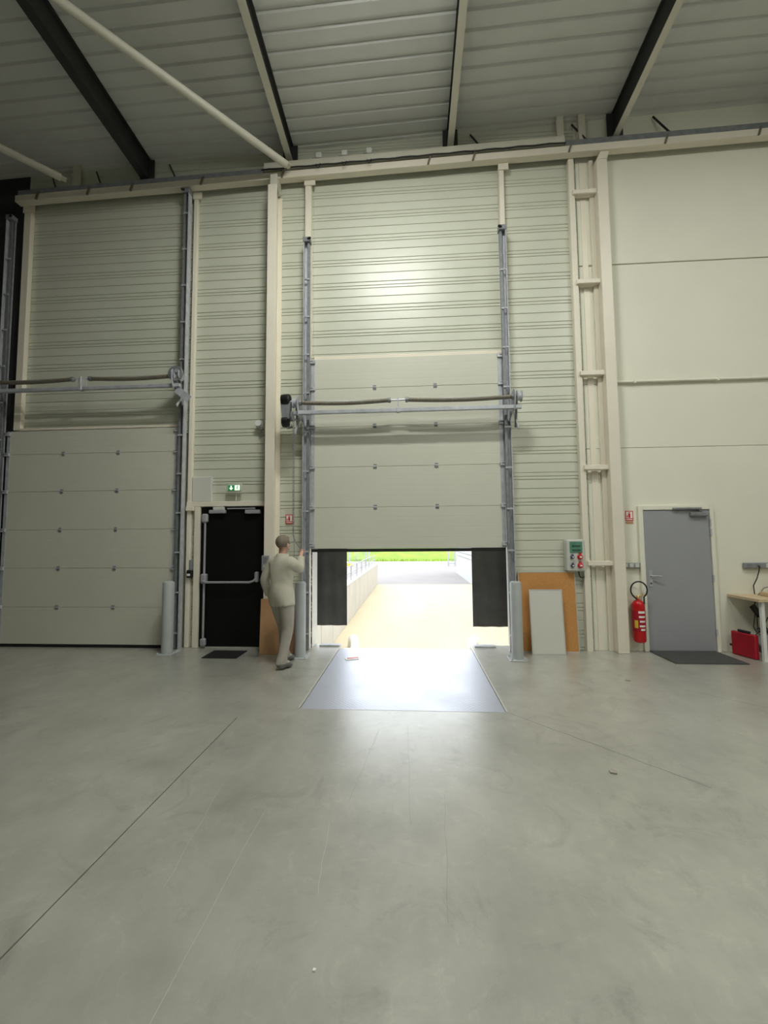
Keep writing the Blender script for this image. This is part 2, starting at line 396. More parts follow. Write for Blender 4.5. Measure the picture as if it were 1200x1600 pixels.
# eaves beams along the wall head
def sloped_x(b):
    for v in b.bm.verts: v.co.z += .0236*v.co.x
    return b
e = thing('eaves_beam', (0, -.18, 7.5), 'long pale double steel rail along the head of the wall', 'beam')
sloped_x(B(-6.62, XR, -.20, -.08, 7.553, 7.668, bev=.008)).build('lower_rail', 'cream', e)
sloped_x(B(-2.32, 2.45, -.215, -.11, 7.705, 7.825, bev=.008)).build('upper_rail', 'beam_pale', e)
sloped_x(B(-6.62, -2.34, -.15, -.09, 7.70, 7.79)).build('shade_strip', 'galv_dark', e)  # dull grey strip stands in for the dim, shaded wall above the rail
sloped_x(B(2.47, XR, -.15, -.09, 7.70, 7.80)).build('shade_strip', 'galv_dark', e)
sloped_x(B(-6.62, XR, -.10, -.09, 7.668, 7.72)).build('rail_gap_shade', 'beam_dark', e)  # dark strip stands in for the shadow in the gap above the lower rail
for x in (-6.2, -5.3, -4.55, -3.35, -2.0, 0.35, 1.05, 2.52, 3.95, 5.3):
    z = 7.553+.0236*x
    MB().obox((x, -.215, z+.058), (.012, 0, -.002), (0, .012, 0), (.02, 0, .066)).build('clip', 'spring', e)
# wall strip above rails: short struts to the deck
for x in (-6.0, -5.2, -3.9, 1.15, 2.75, 4.0):
    MB().tube([(x-.12, -.03, 8.15+SX*x), (x+.05, -.14, 7.79+.0236*x)], .014, 6).build('tie_rod', 'beam_dark', e)
for x in (-5.62, 2.42, 2.75):
    sloped_x(B(x-.05, x+.05, -.12, -.06, 7.79, 8.25)).build('stub_post', 'beam_pale', e)
# cable along the rail and the three small boxes on it
cb = []
for i in range(41):
    x = -2.35+i*0.12; z = 7.69+.0236*x + .006*math.sin(i*1.7); cb.append((x, -.228, z))
tag(MB().tube(cb, .011, 6).build('power_cable', 'cable'), 'black cable running along the pale rail at the wall head', 'cable')
for i, (x, lab) in enumerate(((-1.42, 'leftmost small white box on the rail above the open dock door'), (-1.0, 'middle small white box on the rail above the open dock door'), (-.60, 'rightmost small white box on the rail above the open dock door'))):
    z = 7.827+.0236*x
    t = thing('junction_box', (x, -.2, z), lab, 'junction box', 'small boxes on the wall head rail')
    B(x-.045, x+.045, -.225, -.15, z, z+.09, bev=.008).build('housing', 'plastic_white', t)
    B(x-.10, x-.045, -.20, -.175, z, z+.016).build('lug', 'galv_dark', t)
    MB().tube([(x-.03, -.245, z-.135), (x-.03, -.25, z-.17), (x+.0, -.255, z-.215), (x+.035, -.25, z-.17), (x+.035, -.245, z-.13)], .007, 6).build('cable_loop', 'cable', t)

# ------------------------------------------------------------------ columns and posts
def h_column(x0, x1, y0, z1, label, name='steel_column'):
    t = thing(name, ((x0+x1)/2, y0/2, 0), label, 'column')
    B(x0, x1, y0, y0+.014, 0, z1, bev=.003).build('front_flange', 'cream', t)
    B((x0+x1)/2-.005, (x0+x1)/2+.005, y0+.014, -.016, 0, z1).build('web', 'cream', t)
    B(x0, x1, -.016, -.002, 0, z1).build('rear_flange', 'cream', t)
    B(x0-.03, x1+.03, y0-.03, -.002, 0, .014).build('base_plate', 'cream', t)
    return t
c1 = h_column(-2.215, -2.07, -.30, 7.32, 'cream steel column between the black exit door and the open dock door')
B(-2.20, -2.08, -.26, -.04, 7.32, 7.54, bev=.01).build('head_bracket', 'beam_pale', c1)
def post(x0, x1, z0, z1, label, dep=.10):
    t = thing('door_post', ((x0+x1)/2, -dep/2, z0), label, 'post')
    B(x0, x1, -dep, -.001, z0, z1, bev=.006).build('tube', 'cream', t)
    B(x0-.01, x1+.07, -dep-.015, -dep, z1-.10, z1+.02).build('head_plate', 'cream', t)
    return t
post(-1.665, -1.565, 0.0, 7.53, 'slim cream post left of the open dock door')
post(1.45, 1.53, 0.0, 7.58, 'slim cream post right of the open dock door')
post(-6.555, -6.43, 3.50, 7.38, 'cream post above the left end of the shut door', .08)
post(-3.56, -3.49, 0.0, 7.45, 'thin cream post right of the shut left door', .06)
# battened double column on the right
bc = thing('battened_column', (2.8, -.1, 0), 'cream double column with short cross battens beside the white wall', 'column')
B(2.53, 2.615, -.085, -.07, 0, 7.62, bev=.003).build('chord', 'cream', bc)
B(2.53, 2.545, -.07, -.001, 0, 7.62).build('chord_leg', 'cream', bc)
B(2.925, 3.085, -.17, -.002, 0, 7.50, bev=.006).build('main_chord', 'cream', bc)
B(2.72, 2.81, -.012, -.001, 0, 7.6, bev=.004).build('inner_strip', 'cream', bc)
B(2.86, 2.925, -.045, -.001, 0, 7.6, bev=.004).build('inner_strip', 'cream', bc)
for z in (1.281, 2.70, 4.137, 5.577, 7.029):
    t = MB()
    t.box(2.575, 2.94, -.125, -.086, z-.035, z+.035, .006)
    t.build('batten', 'cream', bc)
    MB().extr([(2.62, -.085), (2.925, -.085), (2.925, -.05), (2.86, -.02), (2.66, -.02), (2.62, -.05)], z-.035, z-.027, 'Z').build('stiffener', 'cream', bc)
MB().extr([(2.925, 7.50), (2.99, 7.62), (3.12, 7.62), (3.085, 7.50)], -.17, -.06, 'Y').build('head_bracket', 'cream', bc)

# ------------------------------------------------------------------ sectional doors
def section_profile(z0, z1, yf):
    h = z1-z0; p = [(yf+.04, z0), (yf+.006, z0), (yf, z0+.004)]
    for k in (1, 2, 3):
        z = z0+h*k/4; p += [(yf, z-.006), (yf+.0007, z-.002), (yf+.0007, z+.002), (yf, z+.006)]
    p += [(yf, z1-.004), (yf+.006, z1), (yf+.04, z1)]
    return p
def sectional_door(name, x0, x1, zs, hx, label, seal_label=None):
    yf = -.10
    d = sempty(name, ((x0+x1)/2, yf, zs[0]), label)
    for z0, z1 in zip(zs[:-1], zs[1:]):
        s = MB().extr(section_profile(z0+.0012, z1-.0012, yf), x0, x1, 'X').build('door_section', 'door_panel', d)
        # galvanised end stiles
        B(x0-.012, x0+.045, yf-.004, yf+.041, z0+.004, z1-.004).build('end_stile', 'galv', s)
        B(x1-.045, x1+.012, yf-.004, yf+.041, z0+.004, z1-.004).build('end_stile', 'galv', s)
    for z in zs[1:-1]:
        for x in hx:
            h = B(x-.026, x+.026, yf-.009, yf-.0005, z+.008, z+.036, bev=.003).build('hinge', 'plastic_grey', d)
            B(x-.026, x+.026, yf-.009, yf-.0005, z-.036, z-.008, bev=.003).build('hinge_leaf', 'galv_dark', h)
            MB().tube([(x-.028, yf-.010, z), (x+.028, yf-.010, z)], .008, 8).build('hinge_pin', 'galv', h)
    for z in zs[1:-1]+[zs[-1]-.05, zs[0]+.06]:
        for sgn, x in ((-1, x0), (1, x1)):
            k = B(x-.055 if sgn > 0 else x-.03, x+.03 if sgn > 0 else x+.055, yf-.030, yf-.0045, z-.028, z+.028, bev=.004).build('roller_bracket', 'galv', d)
            MB().tube([(x-.02*sgn, yf-.028, z+.012), (x+.055*sgn, yf-.028, z+.012)], .009, 8).build('roller_pin', 'galv_dark', k)
    sl = MB(); sl.extr([(yf-.004, zs[0]-.002), (yf+.044, zs[0]-.002), (yf+.044, zs[0]-.03), (yf+.02, zs[0]-.05), (yf-.004, zs[0]-.03)], x0, x1, 'X')
    sl.build('bottom_seal', 'rubber', d, 'black rubber bottom seal')
    return d
d1 = sectional_door('door_1', -6.61, -3.715, [.045, .622, 1.236, 1.85, 2.472, 3.088, 3.478], (-5.635, -4.70), 'shut pale sectional door at the left of the hall')
d3 = sectional_door('door_3', -1.54, 1.40, [1.517, 2.150, 2.780, 3.415, 4.024, 4.508], (-.548, .394), 'half raised pale sectional door of the loading dock')
# pale lintel strip over each door
B(-6.43, -3.70, -.09, -.001, 3.49, 3.53, bev=.004).build('lintel_strip', 'cream', d1)
B(-1.51, 1.43, -.075, -.001, 4.50, 4.56, bev=.006).build('lintel_strip', 'cream', wb)

def door_track(x, sgn, z1, label, zb0=.25):
    """galvanised angle on the post with the roller rail; sgn +1: door lies to the right"""
    t = thing('door_track', (x, -.10, 0), label, 'door track', 'vertical door tracks')
    B(x-.045, x+.045, -.115, -.105, 0, z1).build('angle_face', 'galv', t)
    ex = x-.045*sgn
    B(ex-.006, ex+.006, -.20, -.105, 0, z1).build('angle_leg', 'galv', t)
    rx = x+.028*sgn
    MB().extr([(rx-.018, -.175), (rx+.018, -.175), (rx+.018, -.168), (rx-.011, -.168), (rx-.011, -.135), (rx+.018, -.135), (rx+.018, -.128), (rx-.018, -.128)], .02, z1-.05, 'Z').build('roller_rail', 'galv_dark', t)
    z = zb0
    while z < z1-.15:
        B(x-.05, x+.045, -.192, -.178, z-.012, z+.012).build('rail_bracket', 'galv', t)
        MB().lathe([(.009, 0), (.009, .008)], (x-.01*sgn, -.204, z), 'Y', 8).build('bolt', 'galv', t)
        z += 0.615
    B(x-.06, x+.06, -.21, -.10, z1-.06, z1+.02, bev=.006).build('top_stop', 'galv_dark', t)
    MB().tube([(x+.02*sgn, -.21, z1-.02), (x+.07*sgn, -.23, z1-.02)], .016, 8).build('stop_buffer', 'rubber', t)
    return t
door_track(-1.61, 1, 6.46, 'tall galvanised track left of the open dock door')
door_track(1.462, -1, 6.48, 'tall galvanised track right of the open dock door')
door_track(-3.62, -1, 7.42, 'tall galvanised track right of the shut left door')
door_track(-6.70, 1, 7.15, 'galvanised track at the far left end of the shut door')

def torsion_shaft(x0, x1, z, xm, gap, label, sag=.025, lower=-.155):
    y = -.36
    t = thing('torsion_spring_shaft', ((x0+x1)/2, y, z+lower-.05), label, 'spring shaft', 'spring shafts over the sectional doors')
    MB().tube([(x0-.10, y, z), (x1+.10, y, z)], .0135, 10).build('shaft', 'galv', t)
    for a, b_ in ((x0, xm-gap/2), (xm+gap/2, x1)):
        n = 260; pts = []; tb = MB()
        core = [(a+(b_-a)*i/14, y, z-sag*math.sin(math.pi*i/14)) for i in range(15)]
        sp = tb.tube(core, .030, 14).build('torsion_spring', 'spring', t)
        # coil windings over the core
        coil = MB(); turns = int((b_-a)/.022); rr = .033
        for k in range(turns):
            u = (k+.5)/turns; cx_ = a+(b_-a)*u; cz = z-sag*math.sin(math.pi*u)
            ring = [[coil.bm.verts.new((cx_+dx, y+q*math.cos(2*math.pi*j/12), cz+q*math.sin(2*math.pi*j/12))) for j in range(12)] for dx, q in ((-.009, .0295), (0, rr), (.009, .0295))]
            for r0, r1 in zip(ring[:-1], ring[1:]):
                for j in range(12): coil.bm.faces.new((r0[j], r0[(j+1) % 12], r1[(j+1) % 12], r1[j]))
        co = coil.build('winding', 'spring', sp); co['kind'] = 'stuff'
        for xe in (a, b_):
            MB().lathe([(.036, -.022), (.040, -.012), (.040, .012), (.036, .022)], (xe, y, z), 'X', 14).build('spring_cone', 'galv_dark', t)
    # lower square tube
    B(x0-.10, x1+.12, y-.028, y+.028, z+lower-.028, z+lower+.028, bev=.005).build('support_tube', 'galv', t)
    B(xm-.008, xm+.008, y-.03, y+.03, z+lower-.04, z+.03).build('centre_bracket', 'galv', t)
    B(xm-.03, xm+.03, y-.036, y+.036, z+lower-.036, z+lower+.036, bev=.006).build('tube_clamp', 'galv', t)
    for xe, sg in ((x0-.02, -1), (x1+.02, 1)):
        pl = MB().extr([(y-.09, z-.07), (y-.09, z+.05), (y-.03, z+.11), (y+.05, z+.10), (-.20, z+.06), (-.13, z-.08), (-.13, z-.24), (y-.04, z-.20)], xe-.005, xe+.005, 'X').build('bearing_plate', 'galv', t)
        MB().lathe([(.03, -.02), (.03, .02)], (xe, y, z), 'X', 14).build('bearing', 'galv_dark', pl)
        MB().lathe([(.075, -.03), (.085, -.025), (.06, -.01), (.06, .03), (.085, .045), (.075, .05)], (xe+.06*sg, y, z), 'X', 20).build('cable_drum', 'galv', t)
        MB().obox((xe+.05*sg, -.24, z-.32), (.006, 0, 0), (0, .13, .16), (0, .012, -.012)).build('strut', 'galv', t)
        MB().tube([(xe+.05*sg, -.30, z-.05), (xe+.05*sg, -.205, z-.42)], .018, 8).build('brace_arm', 'galv_dark', t)
    return t
torsion_shaft(-1.66, 1.50, 3.725, -.175, .26, 'twin torsion springs on a shaft across the open dock door')
t2 = torsion_shaft(-6.75, -3.66, 4.215, -5.16, .30, 'twin torsion springs on a shaft above the shut left door')
B(-5.24, -5.06, -.372, -.362, 4.06, 4.24, bev=.004).build('centre_plate', 'plastic_lgrey', t2)
MB().lathe([(.115, -.012), (.12, -.008), (.12, .008), (.115, .012)], (-3.60, -.40, 4.235), 'Y', 22).build('gear_guard', 'galv_dark', t2)
MB().lathe([(.03, -.03), (.03, .02)], (-3.565, -.415, 4.26), 'Y', 12).build('guard_hub', 'silver', t2)
MB().obox((-3.50, -.36, 3.92), (.10, 0, -.085), (0, .006, 0), (.035, 0, .045)).build('support_arm', 'galv', t2)

# chain hoist on the left end of the dock door shaft
h = thing('chain_hoist', (-1.86, -.40, 3.36), 'black and grey chain hoist on the left end of the dock door shaft', 'hoist')
MB().lathe([(.05, -.07), (.085, -.06), (.095, -.02), (.095, .05), (.08, .07), (.04, .075)], (-1.865, -.40, 3.755), 'X', 20).build('gear_head', 'plastic_black', h)
MB().extr([(-1.93, 3.70), (-1.92, 3.76), (-1.80, 3.76), (-1.785, 3.70), (-1.80, 3.46), (-1.905, 3.46)], -.455, -.345, 'Y').build('housing', 'galv_dark', h)
MB().lathe([(.05, -.055), (.078, -.045), (.082, 0), (.078, .045), (.05, .055)], (-1.865, -.40, 3.425), 'X', 18).build('brake', 'plastic_black', h)
MB().tube([(-1.79, -.40, 3.73), (-1.68, -.38, 3.73)], .02, 10).build('coupling', 'galv', h)
MB().lathe([(.075, -.008), (.075, .008)], (-1.755, -.42, 3.50), 'X', 18).build('chain_wheel', 'galv_dark', h)
MB().tube([(-1.80, -.37, 3.45), (-1.70, -.20, 3.52), (-1.66, -.12, 3.50)], .014, 8).build('fixing_arm', 'galv', h)
for dx in (-.05, 0, .05):
    MB().tube([(-1.82+dx, -.42, 3.38), (-1.80+dx*.5, -.44, 3.31), (-1.76+dx*.3, -.42, 3.35)], .006, 6).build('wire', 'cable', h)
def chain(x, y, z0, z1, par, dx=.012):
    n = int((z0-z1)/.034); b = MB()
    for i in range(n):
        z = z0-(z0-z1)*(i+.5)/n; xx = x+dx*(1-(z-z1)/(z0-z1))
        a = (.007, 0) if i % 2 else (0, .007)
        for sg in (-1, 1): b.tube([(xx+a[0]*sg, y+a[1]*sg, z+.018), (xx+a[0]*sg, y+a[1]*sg, z-.018)], .0026, 4, False)
    o = b.build('hand_chain', 'galv_dark', par); o['kind'] = 'stuff'
chain(-1.765, -.36, 3.44, 1.72, h); chain(-1.735, -.40, 3.44, 1.72, h, .005)
ct = MB(); pa, pb_ = Vector((-1.753, -.36, 1.72)), Vector((-1.548, -.655, 1.52))
ct.tube([pa, pa.lerp(pb_, .5)+Vector((0, 0, -.03)), pb_], .006, 6).tube([pb_, pb_+Vector((-.02, .02, -.2)), pb_+Vector((-.07, .09, -.28)), Vector((-1.71, -.42, 1.3)), Vector((-1.73, -.40, 1.72))], .005, 6)
ct.build('chain_tail', 'galv_dark', h)

# ------------------------------------------------------------------ black exit door
d2 = sempty('door_2', (-2.84, 0, 0), 'black exit door with a silver push bar')
B(-3.335, -2.30, -.035, -.002, 0.015, 2.185, bev=.004).build('leaf', 'black', d2)
B(-3.425, -3.335, -.075, -.002, 0, 2.27, bev=.005).build('frame_post', 'cream', d2)
B(-3.56, -2.215, -.078, -.002, 2.195, 2.275, bev=.005).build('frame_head', 'cream', d2)
B(-3.56, -3.43, -.10, -.002, 2.13, 2.195, bev=.005).build('head_bracket', 'cream', d2)
MB().box(-3.36, -2.25, -.03, .0, 0, .018).build('threshold', 'alu', d2)
pb = MB().tube([(-3.245, -.115, 1.03), (-3.20, -.125, 1.012), (-2.50, -.125, 1.012), (-2.44, -.118, 1.03), (-2.405, -.10, 1.07)], .018, 12).build('push_bar', 'silver', d2, 'silver push bar')
B(-3.285, -3.20, -.12, -.036, .99, 1.14, bev=.015).build('lock_case', 'silver', pb)
B(-2.43, -2.375, -.12, -.036, 1.01, 1.17, bev=.015).build('pivot_case', 'silver', pb)
vr = MB().tube([(-3.245, -.075, .08), (-3.245, -.075, 2.08)], .017, 10).build('vertical_rod', 'silver', d2)
B(-3.295, -3.20, -.11, -.036, 1.94, 2.08, bev=.02).build('top_latch', 'silver', vr)
B(-3.285, -3.20, -.11, -.036, .03, .15, bev=.02).build('bottom_latch', 'silver', vr)
B(-3.18, -2.92, -.10, -.036, 2.085, 2.14, bev=.008).build('door_closer', 'silver', d2)
B(-3.12, -2.94, -.09, -.036, 2.14, 2.19, bev=.006).build('door_closer_cap', 'plastic_lgrey', d2)
B(-2.60, -2.36, -.10, -.036, 2.075, 2.135, bev=.008).build('door_closer', 'silver', d2)
B(-2.90, -2.45, -.07, -.036, 2.15, 2.17, bev=.003).build('slide_rail', 'silver', d2)
tag(B(-2.985, -2.475, -.62, -.23, 0, .012, bev=.004).build('door_mat', 'mat_black'), 'small black mat on the floor before the black exit door', 'mat')
# white board left of the sign
wp = thing('wall_cabinet', (-3.345, -.05, 2.275), 'flat white cabinet on the cladding above the black exit door', 'cabinet')
B(-3.485, -3.165, -.045, -.001, 2.277, 2.68, bev=.006).build('box', 'plastic_lgrey', wp)
B(-3.48, -3.17, -.053, -.045, 2.282, 2.675, bev=.004).build('lid', 'board_white', wp)
# exit sign
ex = thing('exit_sign', (-2.77, -.07, 2.3), 'lit green emergency exit sign with arrow and running figure', 'exit sign')
B(-2.885, -2.645, -.12, -.075, 2.425, 2.535, bev=.008).build('housing', 'plastic_lgrey', ex)
B(-2.865, -2.665, -.124, -.12, 2.437, 2.523).build('face', 'exit_green', ex)
MB().tube([(-2.76, -.06, 2.425), (-2.76, -.06, 2.28)], .007, 8).build('stem', 'plastic_white', ex)
MB().extr([(-2.823, 2.513), (-2.803, 2.513), (-2.803, 2.478), (-2.780, 2.478), (-2.813, 2.445), (-2.846, 2.478), (-2.823, 2.478)], -.126, -.1242, 'Y').build('arrow', 'exit_white', ex)
B(-2.755, -2.675, -.1255, -.1242, 2.441, 2.519).build('door_pictogram', 'exit_white', ex)
rm = MB().lathe([(.008, 0), (.008, .001)], (-2.708, -.1272, 2.508), 'Y', 10)
def limb(b, p, q, r):
    p, q = Vector((p[0], -.1266, p[1])), Vector((q[0], -.1266, q[1])); d = (q-p)/2
    b.obox((p+q)/2, d, Vector((-d.z, 0, d.x)).normalized()*r, Vector((0, .0006, 0)))
limb(rm, (-2.712, 2.50), (-2.718, 2.475), .006); limb(rm, (-2.713, 2.497), (-2.695, 2.485), .003); limb(rm, (-2.713, 2.497), (-2.732, 2.488), .003)
limb(rm, (-2.718, 2.476), (-2.702, 2.462), .004); limb(rm, (-2.702, 2.462), (-2.706, 2.446), .003); limb(rm, (-2.718, 2.476), (-2.728, 2.460), .004); limb(rm, (-2.728, 2.460), (-2.745, 2.455), .003)
rm.build('running_figure', 'exit_green', ex)
# round siren
sr = thing('siren', (-2.40, -.05, 3.44), 'small round white siren on the cladding left of the cream column', 'siren')
B(-2.45, -2.35, -.05, -.001, 3.45, 3.56, bev=.01).build('base', 'plastic_white', sr)
MB().lathe([(.05, 0), (.052, .02), (.035, .05), (.015, .055)], (-2.40, -.105, 3.51), 'Y', 18).build('horn', 'plastic_white', sr)
B(-2.375, -2.335, -.10, -.03, 3.40, 3.45, bev=.006).build('lamp_lens', 'plastic_grey', sr)
# key switch left of black door
ks = thing('key_switch', (-3.47, -.05, 1.05), 'small black and grey switch left of the black exit door', 'switch')
B(-3.51, -3.435, -.06, -.001, 1.17, 1.36, bev=.006).build('box', 'plastic_grey', ks)
B(-3.52, -3.43, -.11, -.001, 1.08, 1.20, bev=.012).build('body', 'plastic_black', ks)
B(-3.505, -3.455, -.114, -.109, 1.11, 1.145).build('button_plate', 'plastic_white', ks)
# intercom and call point on the column
ic = thing('intercom', (-2.175, -.32, 1.2), 'grey intercom box on the cream column beside the black door', 'intercom')
B(-2.235, -2.125, -.345, -.301, 1.20, 1.43, bev=.008).build('body', 'plastic_grey', ic)
B(-2.21, -2.15, -.349, -.345, 1.33, 1.40).build('speaker_grille', 'galv_dark', ic)
B(-2.20, -2.16, -.349, -.345, 1.25, 1.29).build('button', 'plastic_lgrey', ic)
cp_ = thing('call_point', (-2.15, -.33, 1.07), 'round red call point below the grey intercom on the column', 'call point')
MB().lathe([(.05, 0), (.062, .012), (.062, .04), (.045, .055)], (-2.15, -.357, 1.135), 'Y', 18).build('housing', 'magenta', cp_)
B(-2.185, -2.115, -.361, -.357, 1.12, 1.15).build('plate', 'sign_white', cp_)

# ------------------------------------------------------------------ signs for extinguishers
def fire_sign(x, z, wd, ht, y, label):
    t = thing('fire_sign', (x, y, z-ht/2), label, 'sign', 'extinguisher signs')
    B(x-wd/2, x+wd/2, y-.004, y-.0005, z-ht/2, z+ht/2).build('plate', 'red_sign', t)
    w_ = wd*.40; yz = y-.0055
    B(x-w_, x+w_, y-.005, y-.004, z-ht*.22, z+ht*.42).build('pictogram_field', 'sign_white', t)
    p = MB(); q = wd*.13
    p.extr([(x-q, z-ht*.18), (x+q, z-ht*.18), (x+q, z+ht*.18), (x+q*.4, z+ht*.26), (x+q*.4, z+ht*.32), (x+q*1.6, z+ht*.36), (x-q*.6, z+ht*.38), (x-q*.4, z+ht*.26), (x-q, z+ht*.18)], yz-.0008, yz, 'Y')
    p.extr([(x-q*2.6, z-ht*.16), (x-q*1.6, z-ht*.16), (x-q*1.5, z+ht*.02), (x-q*2.1, z+ht*.10), (x-q*2.5, z-ht*.02)], yz-.0008, yz, 'Y')
    p.build('pictogram', 'red_sign', t)
    B(x-w_, x+w_, y-.005, y-.004, z-ht*.40, z-ht*.31).build('text_band', 'sign_white', t)
    return t
fire_sign(-1.915, 1.985, .115, .145, -.012, 'small red extinguisher sign on the cladding under the chain hoist')
fs = fire_sign(3.245, 1.975, .115, .15, -.001, 'small red extinguisher sign on the white wall left of the grey door')
B(3.19, 3.30, -.004, -.0005, 1.855, 1.89).build('label_strip', 'cardboard', fs)

# ------------------------------------------------------------------ grey door on the right
d4 = sempty('door_4', (3.9, 0, 0), 'plain grey door in the white wall')
GX0, GX1 = 3.432, 4.36
B(GX0, GX1, -.030, -.002, .012, 2.05, bev=.003).build('leaf', 'grey_door', d4)
B(GX0-.075, GX0-.006, -.045, -.001, 0, 2.125, bev=.005).build('frame_post', 'wall_white', d4)
B(GX1+.006, GX1+.06, -.045, -.001, 0, 2.125, bev=.005).build('frame_post', 'wall_white', d4)
B(GX0-.006, GX1+.006, -.045, -.001, 2.057, 2.125, bev=.005).build('frame_head', 'wall_white', d4)
for z in (.28, 1.05, 1.72, 1.86):
    MB().lathe([(.012, -.05), (.012, .05)], (GX1+.004, -.046, z), 'Z', 10).build('hinge', 'galv', d4)
hp = B(GX0+.035, GX0+.085, -.038, -.030, .93, 1.17, bev=.004).build('handle_plate', 'galv', d4)
MB().tube([(GX0+.06, -.038, 1.09), (GX0+.06, -.075, 1.09), (GX0+.075, -.085, 1.09), (GX0+.19, -.085, 1.085)], .011, 10).build('lever', 'silver', hp)
MB().lathe([(.012, 0), (.012, .004)], (GX0+.06, -.043, .98), 'Y', 12).build('keyhole', 'plastic_black', hp)
dc = B(GX1-.28, GX1-.03, -.085, -.030, 1.955, 2.015, bev=.012).build('door_closer', 'galv_dark', d4)
B(GX1-.52, GX1-.12, -.075, -.046, 2.055, 2.085, bev=.004).build('closer_arm', 'galv_dark', dc)
MB().tube([(GX1-.1, -.06, 2.0), (GX1-.16, -.06, 2.07)], .01, 8).build('closer_link', 'galv_dark', dc)
tag(B(3.42, 4.345, -.64, -.03, 0, .014, bev=.005).build('door_mat', 'mat_grey'), 'charcoal mat on the floor before the grey door', 'mat')
# trunking along the white wall
tr = thing('wall_conduit', (6.2, -.03, 3.97), 'thin pale conduit running level across the white wall', 'conduit')
MB().tube([(3.09, -.035, 4.01), (XR, -.035, 4.01)], .019, 12).build('pipe', 'wall_white', tr)
for x in (3.4, 4.6, 5.8, 7.0):
    B(x-.012, x+.012, -.062, -.001, 3.98, 4.04, bev=.003).build('clip', 'wall_white', tr)
# socket strips
so = thing('socket_strip', (3.23, -.03, 1.2), 'grey socket strip between the cream column and the grey door', 'socket')
B(3.09, 3.345, -.055, -.001, 1.205, 1.28, bev=.008).build('body', 'plastic_grey', so)
for x in (3.14, 3.22, 3.30): B(x-.028, x+.028, -.059, -.055, 1.215, 1.27, bev=.002).build('flap', 'plastic_lgrey', so)
so2 = thing('socket_strip', (5.1, -.03, 1.2), 'grey socket strip on the white wall above the wooden desk', 'socket')
B(4.80, 5.55, -.055, -.001, 1.195, 1.275, bev=.008).build('body', 'plastic_grey', so2)
for x in (4.86, 4.98, 5.12, 5.26, 5.4): B(x-.035, x+.035, -.06, -.055, 1.205, 1.265, bev=.002).build('flap', 'galv_dark' if x < 5 else 'plastic_lgrey', so2)
pl = MB().tube([(4.975, -.06, 1.235), (4.975, -.085, 1.225), (4.955, -.09, 1.15), (4.93, -.08, 1.05), (4.885, -.07, .95), (4.885, -.08, .83)], .007, 6).build('power_cord', 'cable', so2)
pl = MB().tube([(5.35, -.06, 1.22), (5.30, -.10, 1.12), (5.15, -.10, 1.00), (5.06, -.12, .93), (4.96, -.2, .832)], .006, 6).build('power_cord', 'cable_grey', so2)
MB().tube([(5.5, -.12, 1.22), (5.4, -.18, .94), (5.1, -.16, .96), (4.93, -.19, .93), (4.84, -.20, .832)], .007, 6).build('power_cord', 'cable_grey', so2)

# ------------------------------------------------------------------ electrical box, boards, extinguisher
eb = thing('distribution_box', (2.41, -.06, 1.16), 'grey socket box with green window and red and blue outlets', 'socket box')
B(2.275, 2.535, -.13, -.001, 1.165, 1.63, bev=.016).build('housing', 'plastic_lgrey', eb)
B(2.315, 2.495, -.138, -.13, 1.435, 1.60, bev=.004).build('window', 'green_win', eb, 'green tinted window')
for z in (1.475, 1.535): B(2.345, 2.465, -.142, -.138, z-.012, z+.012).build('breaker_row', 'green_dark', eb)
for x, z, m in ((2.345, 1.375, 'blue'), (2.345, 1.25, 'blue'), (2.455, 1.375, 'red_sign'), (2.455, 1.25, 'red_sign')):
    r0 = .024 if m == 'blue' else .034
    s = MB().lathe([(r0*1.1, 0), (r0*1.15, .01), (r0, .035), (r0*.8, .04)][::1], (x, -.172, z), 'Y', 16).build('socket_outlet', m, eb)
    for v in s.data.vertices: v.co.y = -v.co.y + 2*(-.151 - ORG[eb.as_pointer()].y)
    B(x-r0*.45, x+r0*.45, -.178, -.168, z-r0*.3, z+r0*.35).build('cap', 'sign_white', s)
    B(x-r0*.4, x+r0*.4, -.165, -.13, z+r0, z+r0*1.7).build('hinge_lug', m, s)
MB().tube([(2.46, -.06, 1.17), (2.46, -.07, 1.11), (2.475, -.075, 1.075), (2.505, -.075, 1.065), (2.535, -.07, 1.085), (2.55, -.05, 1.13), (2.555, -.03, 1.18)], .0085, 8).build('cable_loop', 'cable', eb)
def leaning(name, x0, x1, yb, yt, H, th, m, em, label, cat, fr=.012, skew=0.0):
    """a board standing on the floor at yb and leaning back to yt at height H"""
    L = math.hypot(H, yt-yb); ang = math.atan2(yt-yb, H)
    t = thing(name, ((x0+x1)/2, yb, 0), label, cat)
    def P(b):
        for v in b.bm.verts:
            x, y, z = v.co; v.co = Vector((x+skew*(L-z), yb + z*math.sin(ang) + y*math.cos(ang), z*math.cos(ang) - y*math.sin(ang)))
        return b
    P(MB().box(x0+fr, x1-fr, -th, 0, fr, L-fr)).build('sheet', m, t)
    for a in ((x0, x0+fr, 0, L), (x1-fr, x1, 0, L), (x0+fr, x1-fr, 0, fr), (x0+fr, x1-fr, L-fr, L)):
        P(MB().box(a[0], a[1], -th-.003, .001, a[2], a[3])).build('edge', em, t)
    return t
leaning('fibreboard', 1.575, 2.405, -.115, -.03, 1.155, .02, 'cork', 'alu', 'large brown board leaning on the cladding behind the bollard', 'board')
leaning('whiteboard', 1.695, 2.165, -.245, -.16, .91, .018, 'board_white', 'alu', 'small white board leaning against the brown board', 'board', .014)
leaning('cardboard_sheet', -2.235, -1.69, -.375, -.32, .79, .015, 'cardboard', 'cardboard', 'brown sheet leaning on the cream column behind the person', 'board', .01)
ext = thing('fire_extinguisher', (3.265, -.11, .14), 'red fire extinguisher with a black hose on the white wall', 'extinguisher')
EX = 3.262
